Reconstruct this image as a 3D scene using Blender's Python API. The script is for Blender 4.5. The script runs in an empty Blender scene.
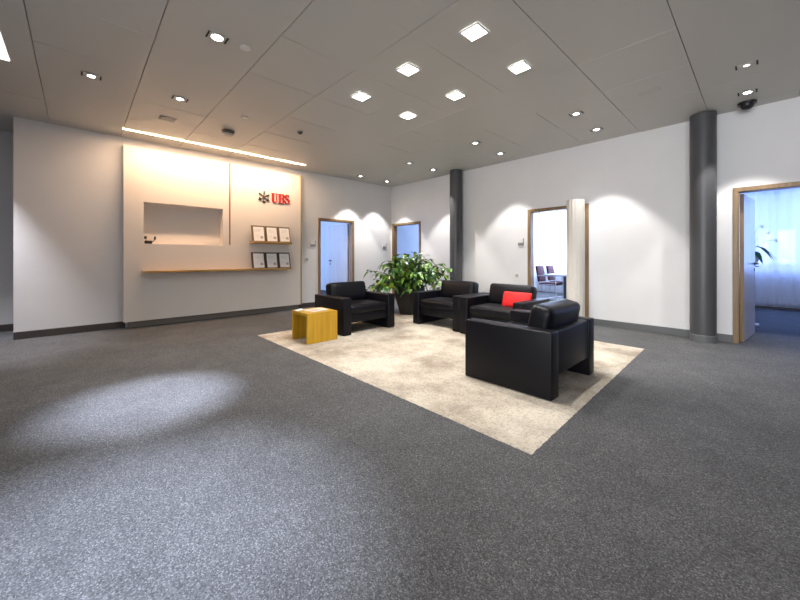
import bpy, bmesh, math, random
from mathutils import Vector, Matrix
random.seed(7)
C = bpy.context.scene.collection
R = math.radians
PI = math.pi

# ------------------------------------------------------------------ materials
def mat(name, col, rough=0.5, metal=0.0, spec=0.5, emit=None, estr=0.0, noise=0.0, nscale=8.0, bump=0.0, bscale=60.0):
    m = bpy.data.materials.new(name); m.use_nodes = True
    nt = m.node_tree; b = nt.nodes['Principled BSDF']
    b.inputs['Base Color'].default_value = (*col, 1)
    b.inputs['Roughness'].default_value = rough
    b.inputs['Metallic'].default_value = metal
    b.inputs['Specular IOR Level'].default_value = spec
    if emit:
        b.inputs['Emission Color'].default_value = (*emit, 1)
        b.inputs['Emission Strength'].default_value = estr
    if noise or bump:
        tc = nt.nodes.new('ShaderNodeTexCoord')
    if noise:
        n = nt.nodes.new('ShaderNodeTexNoise'); n.inputs['Scale'].default_value = nscale; n.inputs['Detail'].default_value = 4
        nt.links.new(tc.outputs['Object'], n.inputs['Vector'])
        r = nt.nodes.new('ShaderNodeValToRGB')
        r.color_ramp.elements[0].position = 0.3; r.color_ramp.elements[1].position = 0.7
        r.color_ramp.elements[0].color = (*[max(0, c * (1 - noise)) for c in col], 1)
        r.color_ramp.elements[1].color = (*[min(1, c * (1 + noise)) for c in col], 1)
        nt.links.new(n.outputs['Fac'], r.inputs['Fac']); nt.links.new(r.outputs['Color'], b.inputs['Base Color'])
    if bump:
        n2 = nt.nodes.new('ShaderNodeTexNoise'); n2.inputs['Scale'].default_value = bscale; n2.inputs['Detail'].default_value = 3
        nt.links.new(tc.outputs['Object'], n2.inputs['Vector'])
        bp = nt.nodes.new('ShaderNodeBump'); bp.inputs['Strength'].default_value = bump; bp.inputs['Distance'].default_value = 0.005
        nt.links.new(n2.outputs['Fac'], bp.inputs['Height']); nt.links.new(bp.outputs['Normal'], b.inputs['Normal'])
    return m

def wood(name, c1, c2, axis=2, scale=14, rough=0.42):
    m = bpy.data.materials.new(name); m.use_nodes = True
    nt = m.node_tree; b = nt.nodes['Principled BSDF']
    tc = nt.nodes.new('ShaderNodeTexCoord'); mp = nt.nodes.new('ShaderNodeMapping')
    s = [scale, scale, scale]; s[axis] = scale * 0.06
    mp.inputs['Scale'].default_value = s
    n = nt.nodes.new('ShaderNodeTexNoise'); n.inputs['Scale'].default_value = 1.0; n.inputs['Detail'].default_value = 6; n.inputs['Roughness'].default_value = 0.6
    r = nt.nodes.new('ShaderNodeValToRGB')
    r.color_ramp.elements[0].position = 0.33; r.color_ramp.elements[1].position = 0.68
    r.color_ramp.elements[0].color = (*c1, 1); r.color_ramp.elements[1].color = (*c2, 1)
    nt.links.new(tc.outputs['Object'], mp.inputs['Vector']); nt.links.new(mp.outputs['Vector'], n.inputs['Vector'])
    nt.links.new(n.outputs['Fac'], r.inputs['Fac']); nt.links.new(r.outputs['Color'], b.inputs['Base Color'])
    b.inputs['Roughness'].default_value = rough
    return m

def carpet_mat():
    m = bpy.data.materials.new('heather_carpet'); m.use_nodes = True
    nt = m.node_tree; b = nt.nodes['Principled BSDF']; L = nt.links.new
    tc = nt.nodes.new('ShaderNodeTexCoord')
    v = nt.nodes.new('ShaderNodeTexVoronoi'); v.inputs['Scale'].default_value = 210; v.inputs['Randomness'].default_value = 1
    sep = nt.nodes.new('ShaderNodeSeparateColor')
    r = nt.nodes.new('ShaderNodeValToRGB'); e = r.color_ramp.elements
    e[0].position = 0.0; e[0].color = (0.052, 0.053, 0.0545, 1)
    e[1].position = 1.0; e[1].color = (0.205, 0.208, 0.214, 1)
    for p, c in ((0.35, 0.079), (0.62, 0.102), (0.84, 0.132)):
        x = e.new(p); x.color = (c, c, c * 1.04, 1)
    n3 = nt.nodes.new('ShaderNodeTexNoise'); n3.inputs['Scale'].default_value = 2.2; n3.inputs['Detail'].default_value = 6; n3.inputs['Roughness'].default_value = 0.7
    r3 = nt.nodes.new('ShaderNodeMapRange'); r3.inputs['From Min'].default_value = 0.3; r3.inputs['From Max'].default_value = 0.7
    r3.inputs['To Min'].default_value = 0.80; r3.inputs['To Max'].default_value = 1.15
    mx = nt.nodes.new('ShaderNodeMix'); mx.data_type = 'RGBA'; mx.blend_type = 'MULTIPLY'; mx.inputs[0].default_value = 1
    L(tc.outputs['Object'], v.inputs['Vector']); L(tc.outputs['Object'], n3.inputs['Vector'])
    L(v.outputs['Color'], sep.inputs['Color']); L(sep.outputs[0], r.inputs['Fac']); L(n3.outputs['Fac'], r3.inputs['Value'])
    L(r.outputs['Color'], mx.inputs[6]); L(r3.outputs['Result'], mx.inputs[7]); L(mx.outputs[2], b.inputs['Base Color'])
    b.inputs['Roughness'].default_value = 0.85; b.inputs['Specular IOR Level'].default_value = 0.2
    return m

def rug_mat():
    m = bpy.data.materials.new('shaggy_beige_pile'); m.use_nodes = True
    nt = m.node_tree; b = nt.nodes['Principled BSDF']; L = nt.links.new
    tc = nt.nodes.new('ShaderNodeTexCoord')
    def noise(s, d, rr=0.6):
        n = nt.nodes.new('ShaderNodeTexNoise'); n.inputs['Scale'].default_value = s; n.inputs['Detail'].default_value = d; n.inputs['Roughness'].default_value = rr
        L(tc.outputs['Object'], n.inputs['Vector']); return n
    big = noise(1.5, 4, 0.65)
    r = nt.nodes.new('ShaderNodeValToRGB'); e = r.color_ramp.elements
    e[0].position = 0.36; e[0].color = (0.36, 0.30, 0.24, 1)
    e[1].position = 0.60; e[1].color = (0.69, 0.625, 0.525, 1)
    L(big.outputs['Fac'], r.inputs['Fac'])
    fine = noise(55, 4, 0.7)
    r2 = nt.nodes.new('ShaderNodeValToRGB'); f = r2.color_ramp.elements
    f[0].position = 0.30; f[0].color = (0.45, 0.42, 0.36, 1)
    f[1].position = 0.52; f[1].color = (1, 1, 1, 1)
    L(fine.outputs['Fac'], r2.inputs['Fac'])
    mx = nt.nodes.new('ShaderNodeMix'); mx.data_type = 'RGBA'; mx.blend_type = 'MULTIPLY'; mx.inputs[0].default_value = 0.75
    L(r.outputs['Color'], mx.inputs[6]); L(r2.outputs['Color'], mx.inputs[7]); L(mx.outputs[2], b.inputs['Base Color'])
    bp = nt.nodes.new('ShaderNodeBump'); bp.inputs['Strength'].default_value = 0.9; bp.inputs['Distance'].default_value = 0.012
    L(fine.outputs['Fac'], bp.inputs['Height']); L(bp.outputs['Normal'], b.inputs['Normal'])
    b.inputs['Roughness'].default_value = 0.95; b.inputs['Specular IOR Level'].default_value = 0.1
    return m

def curtain_mat(name, col, trans=0.4):
    m = bpy.data.materials.new(name); m.use_nodes = True
    nt = m.node_tree; nt.nodes.clear(); L = nt.links.new
    o = nt.nodes.new('ShaderNodeOutputMaterial')
    d = nt.nodes.new('ShaderNodeBsdfDiffuse'); d.inputs['Color'].default_value = (*col, 1)
    t = nt.nodes.new('ShaderNodeBsdfTranslucent'); t.inputs['Color'].default_value = (*col, 1)
    tr = nt.nodes.new('ShaderNodeBsdfTransparent')
    m1 = nt.nodes.new('ShaderNodeMixShader'); m1.inputs['Fac'].default_value = 0.55
    m2 = nt.nodes.new('ShaderNodeMixShader'); m2.inputs['Fac'].default_value = trans
    L(d.outputs[0], m1.inputs[1]); L(t.outputs[0], m1.inputs[2]); L(m1.outputs[0], m2.inputs[1]); L(tr.outputs[0], m2.inputs[2]); L(m2.outputs[0], o.inputs[0])
    return m

def leaf_mat():
    m = bpy.data.materials.new('glossy_leaf'); m.use_nodes = True
    nt = m.node_tree; b = nt.nodes['Principled BSDF']; L = nt.links.new
    tc = nt.nodes.new('ShaderNodeTexCoord')
    n = nt.nodes.new('ShaderNodeTexNoise'); n.inputs['Scale'].default_value = 5.5; n.inputs['Detail'].default_value = 2
    r = nt.nodes.new('ShaderNodeValToRGB'); e = r.color_ramp.elements
    e[0].position = 0.34; e[0].color = (0.016, 0.060, 0.010, 1)
    e[1].position = 0.72; e[1].color = (0.34, 0.38, 0.04, 1)
    x = e.new(0.5); x.color = (0.042, 0.135, 0.013, 1)
    x2 = e.new(0.6); x2.color = (0.15, 0.30, 0.025, 1)
    L(tc.outputs['Object'], n.inputs['Vector']); L(n.outputs['Fac'], r.inputs['Fac']); L(r.outputs['Color'], b.inputs['Base Color'])
    b.inputs['Roughness'].default_value = 0.35
    return m

M = dict(
    wall=mat('painted_wall', (0.76, 0.75, 0.75), 0.75, spec=0.2, noise=0.015, nscale=3),
    slab=mat('panel_lacquer', (0.76, 0.70, 0.64), 0.6, spec=0.25, noise=0.012, nscale=2),
    ceil=mat('ceiling_metal_tile', (0.57, 0.555, 0.515), 0.45, spec=0.4),
    dark=mat('dark_void', (0.02, 0.02, 0.02), 0.8),
    black=mat('black_plastic', (0.012, 0.012, 0.013), 0.4),
    base_b=mat('grey_skirting', (0.12, 0.124, 0.126), 0.5),
    base_l=mat('brown_grey_skirting', (0.060, 0.050, 0.045), 0.5),
    plinth=mat('brushed_plinth', (0.22, 0.20, 0.18), 0.4, metal=0.5),
    column=mat('column_grey_paint', (0.066, 0.066, 0.071), 0.42, noise=0.04, nscale=2),
    colbase=mat('column_base_ring', (0.16, 0.16, 0.17), 0.4, metal=0.4),
    leather=mat('black_leather', (0.0025, 0.0025, 0.0048), 0.45, spec=0.25, bump=0.12, bscale=180),
    foot=mat('black_foot', (0.01, 0.01, 0.01), 0.5),
    carpet=carpet_mat(), rug=rug_mat(), leaf=leaf_mat(),
    oak_frame=wood('oak_frame', (0.17, 0.105, 0.048), (0.29, 0.185, 0.085), 2, 20),
    oak_shelf=wood('oak_shelf', (0.38, 0.215, 0.065), (0.52, 0.32, 0.11), 1, 20),
    oak_table=wood('honey_oak', (0.44, 0.235, 0.010), (0.60, 0.355, 0.022), 2, 22, 0.38),
    door_leaf=wood('door_laminate', (0.52, 0.47, 0.44), (0.60, 0.55, 0.52), 2, 16, 0.3),
    steel=mat('satin_steel', (0.5, 0.5, 0.52), 0.3, metal=1.0),
    darksteel=mat('dark_steel', (0.06, 0.06, 0.07), 0.35, metal=0.8),
    lens=mat('downlight_lens', (0.9, 0.9, 0.9), 0.4, emit=(1.0, 0.97, 0.95), estr=18),
    lensdim=mat('downlight_lens_dim', (0.9, 0.9, 0.9), 0.4, emit=(1.0, 0.97, 0.95), estr=2.5),
    led=mat('led_strip', (1, 0.9, 0.7), 0.4, emit=(1.0, 0.80, 0.52), estr=11),
    skyl=mat('luminous_panel', (1, 1, 1), 0.4, emit=(0.93, 0.96, 1.0), estr=3),
    plate=mat('ceiling_plate', (0.53, 0.52, 0.48), 0.45),
    white=mat('white_plastic', (0.75, 0.74, 0.72), 0.45),
    offw=mat('sensor_plastic', (0.45, 0.42, 0.38), 0.45),
    brown=mat('brown_plastic', (0.09, 0.07, 0.05), 0.4),
    signgrey=mat('sign_grey', (0.25, 0.25, 0.25), 0.4),
    red=mat('red_enamel', (0.52, 0.012, 0.007), 0.4),
    redin=mat('dark_red_inlay', (0.24, 0.055, 0.04), 0.5),
    key=mat('charcoal_emblem', (0.055, 0.045, 0.04), 0.5),
    brass=mat('gold_edge', (0.50, 0.36, 0.12), 0.4, metal=0.3),
    paper=mat('white_paper', (0.82, 0.81, 0.80), 0.6),
    printg=mat('printed_grey', (0.42, 0.40, 0.41), 0.6),
    printl=mat('printed_pale', (0.62, 0.59, 0.60), 0.6),
    pinkp=mat('pink_print', (0.72, 0.50, 0.40), 0.6),
    fr_up=wood('bronze_frame', (0.13, 0.095, 0.055), (0.20, 0.14, 0.075), 2, 20),
    fr_lo=wood('dark_frame', (0.045, 0.030, 0.018), (0.08, 0.052, 0.03), 2, 20),
    redfab=mat('red_cushion_fabric', (0.66, 0.006, 0.006), 0.7, noise=0.08, nscale=30, bump=0.2, bscale=250),
    piping=mat('pale_red_piping', (0.85, 0.30, 0.26), 0.6),
    pot=mat('anthracite_planter', (0.011, 0.011, 0.012), 0.42),
    soil=mat('potting_soil', (0.03, 0.02, 0.012), 0.9, noise=0.3, nscale=40),
    stem=mat('plant_stem', (0.16, 0.13, 0.05), 0.6),
    white_cyl=mat('white_fabric_cylinder', (0.66, 0.63, 0.57), 0.65, noise=0.03, nscale=6),
    curtain=curtain_mat('sheer_white_curtain', (0.86, 0.88, 0.92)),
    burg=mat('burgundy_fabric', (0.085, 0.008, 0.025), 0.75, noise=0.15, nscale=60),
    tabletop=mat('pale_table_laminate', (0.36, 0.40, 0.46), 0.4),
    tleg=mat('dark_table_leg', (0.03, 0.04, 0.065), 0.4),
    orchid=mat('orchid_leaf', (0.03, 0.16, 0.09), 0.4),
    twig=mat('orchid_stem', (0.40, 0.36, 0.33), 0.6),
    petal=mat('orchid_petal', (0.75, 0.70, 0.72), 0.6),
    ceramic=mat('white_ceramic', (0.7, 0.7, 0.7), 0.3),
    glass=mat('window_pane', (0.8, 0.85, 0.9), 0.05),
)
def glassify(m):
    nt = m.node_tree; nt.nodes.clear()
    o = nt.nodes.new('ShaderNodeOutputMaterial'); a = nt.nodes.new('ShaderNodeBsdfTransparent'); g = nt.nodes.new('ShaderNodeBsdfGlossy')
    g.inputs['Roughness'].default_value = 0.03
    x = nt.nodes.new('ShaderNodeMixShader'); x.inputs['Fac'].default_value = 0.06
    nt.links.new(a.outputs[0], x.inputs[1]); nt.links.new(g.outputs[0], x.inputs[2]); nt.links.new(x.outputs[0], o.inputs[0])
glassify(M['glass'])

# ------------------------------------------------------------------ mesh helpers
def box(bm, x0, x1, y0, y1, z0, z1, bev=0.0, seg=2):
    t = bmesh.new()
    bmesh.ops.create_cube(t, size=1)
    for v in t.verts:
        v.co = Vector((x0 + (v.co.x + .5) * (x1 - x0), y0 + (v.co.y + .5) * (y1 - y0), z0 + (v.co.z + .5) * (z1 - z0)))
    if bev:
        bmesh.ops.bevel(t, geom=list(t.edges), offset=bev, segments=seg, affect='EDGES', profile=0.5)
    merge(bm, t); return bm

def merge(bm, t, mtx=None):
    if mtx is not None: t.transform(mtx)
    me = bpy.data.meshes.new('tmp'); t.to_mesh(me); t.free(); bm.from_mesh(me); bpy.data.meshes.remove(me)

def cyl(bm, p, r, h, n=32, r2=None, caps=True):
    t = bmesh.new()
    bmesh.ops.create_cone(t, cap_ends=caps, segments=n, radius1=r, radius2=r if r2 is None else r2, depth=h)
    merge(bm, t, Matrix.Translation((p[0], p[1], p[2] + h / 2))); return bm

def lathe(bm, prof, n=32, c=(0, 0, 0), rot=0.0):
    rings = []
    for r, z in prof:
        rings.append([bm.verts.new((c[0] + r * math.cos(rot + 2 * PI * i / n), c[1] + r * math.sin(rot + 2 * PI * i / n), c[2] + z)) for i in range(n)])
    for a, b in zip(rings, rings[1:]):
        for i in range(n):
            bm.faces.new((a[i], a[(i + 1) % n], b[(i + 1) % n], b[i]))
    bm.faces.new(rings[0][::-1]); bm.faces.new(rings[-1])
    return bm

def tube(bm, pts, r, n=8, r_end=None):
    pts = [Vector(p) for p in pts]; rings = []
    for i, p in enumerate(pts):
        d = (pts[min(i + 1, len(pts) - 1)] - pts[max(i - 1, 0)]).normalized()
        a = d.orthogonal().normalized(); b = d.cross(a)
        rr = r if r_end is None else r + (r_end - r) * i / (len(pts) - 1)
        ring = [bm.verts.new(p + rr * (math.cos(2 * PI * k / n) * a + math.sin(2 * PI * k / n) * b)) for k in range(n)]
        if rings:   # keep the rings untwisted
            best = min(range(n), key=lambda s: (ring[s].co - rings[-1][0].co).length)
            ring = ring[best:] + ring[:best]
        rings.append(ring)
    for a, b in zip(rings, rings[1:]):
        for i in range(n):
            bm.faces.new((a[i], a[(i + 1) % n], b[(i + 1) % n], b[i]))
    bm.faces.new(rings[0][::-1]); bm.faces.new(rings[-1])
    return bm

def prism(bm, pts, d0, d1, frame=lambda u, v, w: (w, u, v)):
    """extrude the polygon pts (u, v) from depth d0 to d1"""
    a = [bm.verts.new(frame(u, v, d0)) for u, v in pts]; b = [bm.verts.new(frame(u, v, d1)) for u, v in pts]
    n = len(pts)
    bm.faces.new(a[::-1]); bm.faces.new(b)
    for i in range(n): bm.faces.new((a[i], a[(i + 1) % n], b[(i + 1) % n], b[i]))
    return bm

def pillow(bm, x0, x1, y0, y1, z0, z1, r=0.05, puff=0.0, axis=2, cuts=8):
    """a rounded, slightly puffed cushion; axis is the direction that bulges"""
    t = bmesh.new(); bmesh.ops.create_cube(t, size=1)
    bmesh.ops.subdivide_edges(t, edges=list(t.edges), cuts=cuts, use_grid_fill=True)
    h = Vector(((x1 - x0) / 2, (y1 - y0) / 2, (z1 - z0) / 2)); c = Vector(((x0 + x1) / 2, (y0 + y1) / 2, (z0 + z1) / 2))
    for v in t.verts:
        q = Vector([max(-1, min(1, v.co[i] * 2)) for i in range(3)])
        # denser near the edge so the rounding is kept
        q = Vector([math.copysign(1 - (1 - abs(a)) ** 1.5, a) for a in q])
        p = Vector([q[i] * h[i] for i in range(3)])
        core = Vector([max(-(h[i] - r), min(h[i] - r, p[i])) for i in range(3)])
        d = p - core
        if d.length > 1e-6: p = core + d.normalized() * min(r, d.length) if sum(abs(d[i]) > 1e-6 for i in range(3)) > 1 else p
        o = [i for i in range(3) if i != axis]
        p[axis] += math.copysign(puff, p[axis]) * (1 - q[o[0]] ** 2) * (1 - q[o[1]] ** 2) * abs(q[axis])
        v.co = c + p
    merge(bm, t); return bm

def obj(name, bm, m, parent=None, smooth=False):
    bmesh.ops.recalc_face_normals(bm, faces=bm.faces)
    me = bpy.data.meshes.new(name); bm.to_mesh(me); bm.free()
    o = bpy.data.objects.new(name, me); C.objects.link(o)
    me.materials.append(M[m] if isinstance(m, str) else m)
    if smooth:
        for p in me.polygons: p.use_smooth = True
        try: me.set_sharp_from_angle(angle=R(40))
        except Exception: pass
    if parent: o.parent = parent
    return o

def tag(o, label, cat, group=None, kind=None):
    o['label'] = label; o['category'] = cat
    if group: o['group'] = group
    if kind: o['kind'] = kind
    return o

def thing(name, label, cat, loc=(0, 0, 0), rot=(0, 0, 0), group=None):
    o = bpy.data.objects.new(name, None); C.objects.link(o)
    o.empty_display_size = 0.1
    o.location = loc; o.rotation_euler = rot
    return tag(o, label, cat, group)

def struct(o, label, cat):
    o['kind'] = 'structure'; o['label'] = label; o['category'] = cat; return o

def dup(root, loc, rotz, label, group=None):
    r = root.copy(); C.objects.link(r); r.location = loc; r.rotation_euler = (0, 0, rotz); r['label'] = label
    if group: r['group'] = group
    for ch in list(root.children):
        c = ch.copy(); C.objects.link(c); c.parent = r
        for g in list(ch.children):
            d = g.copy(); C.objects.link(d); d.parent = c
    return r

def B(): return bmesh.new()

# ------------------------------------------------------------------ camera
F = 341.0
TH = math.atan2(361, 341)
H = 1.15
cam = bpy.data.cameras.new('camera'); co = bpy.data.objects.new('camera', cam); C.objects.link(co)
cam.sensor_fit = 'HORIZONTAL'; cam.sensor_width = 36; cam.lens = F / 800 * 36; cam.shift_y = -43 / 800
cam.clip_start = 0.02
co.location = (0, 0, H); co.rotation_euler = (PI / 2, 0, TH)
bpy.context.scene.camera = co

# ------------------------------------------------------------------ shell
XL, YB, HC = -7.12, 6.38, 3.10       # left wall, back wall, ceiling
WT = 0.12
X_R, Y_R, X_REC, Y_REC = 4.6, -5.2, -8.05, -0.65

def wall_boxes(bm, axis, at0, at1, u0, u1, z0, z1, holes):
    """axis 'x': wall runs along x between y=at0..at1; holes are (u0,u1,z0,z1)"""
    def put(a, b, c, d):
        if b - a < 1e-4 or d - c < 1e-4: return
        if axis == 'x': box(bm, a, b, at0, at1, c, d)
        else: box(bm, at0, at1, a, b, c, d)
    cur = u0
    for h in sorted(holes):
        put(cur, h[0], z0, z1); put(h[0], h[1], z0, h[2]); put(h[0], h[1], h[3], z1); cur = h[1]
    put(cur, u1, z0, z1)
    return bm

DTOP = 2.01
D1 = (4.15, 5.05)       # along y in the left wall
D2 = (-7.0, -6.04); D3 = (-3.06, -2.09); D4 = (-0.20, 0.74)
NICHE = (0.79, 2.0, 1.37, 2.06)

# floor
bm = B(); box(bm, -12.5, X_R + .3, Y_R - .3, 11.6, -0.15, 0.0)
struct(obj('floor', bm, 'carpet'), 'dark grey heathered carpet floor', 'floor')

# ceiling: metal tiles with open joints over a dark plenum
def gaps(lo, hi, first, step, wide):
    e = []; k = math.floor((lo - first) / step)
    while first + k * step < hi + step:
        e.append(first + k * step); k += 1
    return e
xs = gaps(X_REC, X_R, -0.49, 0.8033, None); ys = gaps(Y_R, YB, -0.30, 0.80, None)
rnd = random.Random(3)
bm = B()
for x0, x1 in zip(xs, xs[1:]):
    for y0, y1 in zip(ys, ys[1:]):
        a0, a1 = max(x0, X_REC - .2), min(x1, X_R + .2); b0, b1 = max(y0, Y_R - .2), min(y1, YB + .2)
        if a1 - a0 < .02 or b1 - b0 < .02: continue
        gx = lambda x: 0.003 if x > -1.7 else 0.0008
        gy = lambda y: 0.003 if y < 2.3 and x0 < -2.0 else 0.0008
        q = [(a0 + gx(x0), b0 + gy(y0)), (a1 - gx(x1), b0 + gy(y0)), (a1 - gx(x1), b1 - gy(y1)), (a0 + gx(x0), b1 - gy(y1))]
        if -6.68 < a0 and a0 < -6.5: pass
        tx, ty = rnd.uniform(-1, 1) * .0022, rnd.uniform(-1, 1) * .0022
        zs = [HC + (-tx if i in (0, 3) else tx) + (-ty if i in (0, 1) else ty) for i in range(4)]
        lo = [bm.verts.new((*q[i], zs[i])) for i in range(4)]; hi = [bm.verts.new((*q[i], HC + .03)) for i in range(4)]
        bm.faces.new(lo[::-1]); bm.faces.new(hi)
        for i in range(4): bm.faces.new((lo[i], lo[(i + 1) % 4], hi[(i + 1) % 4], hi[i]))
ceil_o = struct(obj('ceiling', bm, 'ceil'), 'grey metal tile ceiling with thin joints', 'ceiling')
bm = B(); box(bm, X_REC - .3, X_R + .3, Y_R - .3, YB + .25, HC + .035, HC + .12)
obj('plenum', bm, 'dark', ceil_o)

# walls of the lounge
bm = wall_boxes(B(), 'y', XL - WT, XL, Y_REC, YB, 0, HC + .02, [(D1[0] - .04, D1[1] + .04, 0, DTOP + .02), NICHE])
box(bm, XL - WT - .02, XL - WT, NICHE[0] - .05, NICHE[1] + .05, NICHE[2] - .05, NICHE[3] + .05)
struct(obj('wall_left', bm, 'wall'), 'pale wall behind the shelf panel with one doorway', 'wall')
bm = wall_boxes(B(), 'x', YB, YB + WT, XL - WT, X_R + .25, 0, HC + .02,
                [(D2[0] - .04, D2[1] + .04, 0, DTOP + .02), (D3[0] - .04, D3[1] + .04, 0, DTOP + .02), (D4[0] - .04, D4[1] + .04, 0, DTOP + .02)])
struct(obj('wall_back', bm, 'wall'), 'pale back wall with three doorways', 'wall')
bm = B(); box(bm, X_REC - .2, X_REC, Y_R, Y_REC + .01, 0, HC + .02); box(bm, X_REC - .2, XL - WT, Y_REC, Y_REC + .2, 0, HC + .02)
struct(obj('wall_far_left', bm, 'wall'), 'recessed pale wall at far left edge', 'wall')
bm = B(); box(bm, X_R, X_R + .25, Y_R - .25, YB, 0, HC + .02)
struct(obj('wall_right', bm, 'wall'), 'pale right wall', 'wall')
W1 = (-1.6, 4.4, 0.7, 2.8)  # opening added in the unseen rear wall to let fill light in
bm = wall_boxes(B(), 'x', Y_R - .25, Y_R, X_REC - .2, X_R, 0, HC + .02, [W1])
struct(obj('wall_rear', bm, 'wall'), 'pale rear wall with a long opening added for fill light', 'wall')
bm = B()
for k in range(7):
    x = W1[0] + (W1[1] - W1[0]) * k / 6
    box(bm, max(W1[0], x - .03), min(W1[1], x + .03), Y_R - .16, Y_R - .1, W1[2], W1[3])
for z in (W1[2], W1[3] - .06): box(bm, W1[0], W1[1], Y_R - .16, Y_R - .1, z, z + .06)
w = struct(obj('window_1', bm, 'darksteel'), 'long framed window added in the rear wall for fill light', 'window')  # made-up window out of view, built to carry the fill light
bm = B(); box(bm, W1[0], W1[1], Y_R - .135, Y_R - .125, W1[2], W1[3]); obj('pane', bm, 'glass', w)

# skirting
def skirt(name, m, segs, label):
    bm = B()
    for s in segs: box(bm, *s, 0.0, 0.105, 0.003, 1)
    struct(obj(name, bm, m), label, 'skirting board')
skirt('baseboard_back', 'base_b', [(D2[1] + .06, D3[0] - .06, YB - .014, YB), (D3[1] + .06, D4[0] - .06, YB - .014, YB), (D4[1] + .06, X_R, YB - .014, YB)], 'grey skirting board along back wall')
skirt('baseboard_left', 'base_l', [(XL, XL + .014, Y_REC, 0.56), (XL, XL + .014, 3.60, D1[0] - .06), (XL, XL + .014, D1[1] + .06, YB - .014)], 'dark brown skirting board along left wall')
skirt('baseboard_far_left', 'base_l', [(X_REC, X_REC + .014, Y_R, Y_REC)], 'dark skirting board in left recess')

# rooms beyond the doorways
YW = 11.3
def room_shell(name, x0, x1, y0, y1, h, win, label):
    """shell of a side room; win is ('y'|'x' , at, u0, u1, z0, z1) or None"""
    bm = B()
    box(bm, x0 - .1, x0, y0, y1, 0, h); box(bm, x1, x1 + .1, y0, y1, 0, h); box(bm, x0 - .1, x1 + .1, y0, y1 + .2, h, h + .1)
    if win: wall_boxes(bm, 'x', y1, y1 + .2, x0 - .1, x1 + .1, 0, h, [win])
    else: box(bm, x0 - .1, x1 + .1, y1, y1 + .2, 0, h)
    struct(obj(name, bm, 'wall'), label, 'wall')
HB = 2.75
room_shell('wall_second_room', -9.6, -5.30, YB + WT, YW, HB, (-9.3, -5.6, 0.8, 2.55), 'pale walls of room behind the second doorway')
room_shell('wall_meeting_room', -5.15, -1.25, YB + WT, YW, HB, (-5.0, -1.4, 0.8, 2.6), 'pale walls of the meeting room')
room_shell('wall_right_room', -1.1, 3.8, YB + WT, YW, HB, (-0.9, 3.6, 0.8, 2.6), 'pale walls of room behind right doorway')
bm = B()   # room behind the left wall
box(bm, -11.5, -11.4, 2.2, 6.3, 0, HB); box(bm, -11.4, XL - WT, 6.2, 6.3, 0, HB); box(bm, -11.5, XL - WT, 2.2, 6.3, HB, HB + .1)
wall_boxes(bm, 'x', 2.1, 2.2, -11.5, XL - WT, 0, HB, [(-11.2, -7.7, 0.8, 2.5)])
struct(obj('wall_left_room', bm, 'wall'), 'pale walls of room behind left doorway', 'wall')

def window(n, x0, x1, y, z0, z1, parts):
    bm = B()
    for k in range(parts + 1):
        x = x0 + (x1 - x0) * k / parts
        box(bm, max(x0, x - .03), min(x1, x + .03), y + .06, y + .11, z0, z1)
    for z in (z0, z1 - .05): box(bm, x0, x1, y + .06, y + .11, z, z + .05)
    w = struct(obj('window_%d' % n, bm, 'white'), 'window of an adjoining room', 'window')
    bm = B(); box(bm, x0, x1, y + .08, y + .088, z0, z1); obj('pane', bm, 'glass', w)
window(2, -9.3, -5.6, YW, 0.8, 2.55, 3)
window(3, -5.0, -1.4, YW, 0.8, 2.6, 3)
window(4, -0.9, 3.6, YW, 0.8, 2.6, 4)
window(5, -11.2, -7.7, 2.05, 0.8, 2.5, 3)

def curtain(label, x0, x1, y, z0, z1, seed, wave=0.16):
    rr = random.Random(seed); bm = B(); n = int((x1 - x0) / 0.025); cols = []
    ph = 0
    for i in range(n + 1):
        x = x0 + (x1 - x0) * i / n
        ph += rr.uniform(.6, 1.4) * 2 * PI * .025 / wave
        d = .028 * math.sin(ph)
        cols.append([bm.verts.new((x, y + d * s, z)) for z, s in ((z0, 1.15), ((z0 + z1) / 2, 1.0), (z1, .7))])
    for a, b in zip(cols, cols[1:]):
        for k in range(2): bm.faces.new((a[k], b[k], b[k + 1], a[k + 1]))
    return tag(obj('sheer_curtain', bm, 'curtain', smooth=True), label, 'curtain')
curtain('white sheer curtain across window behind meeting table', -5.05, -1.35, YW - .12, 0.05, 2.68, 1)
curtain('white sheer curtain inside the right doorway room', -1.0, 3.7, YW - .12, 0.05, 2.68, 2, 0.22)
bm = B(); box(bm, -1.1, 3.8, YW - .016, YW, 0.0, 0.10); struct(obj('baseboard_right_room', bm, 'base_l'), 'dark skirting in right room', 'skirting board')

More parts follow.
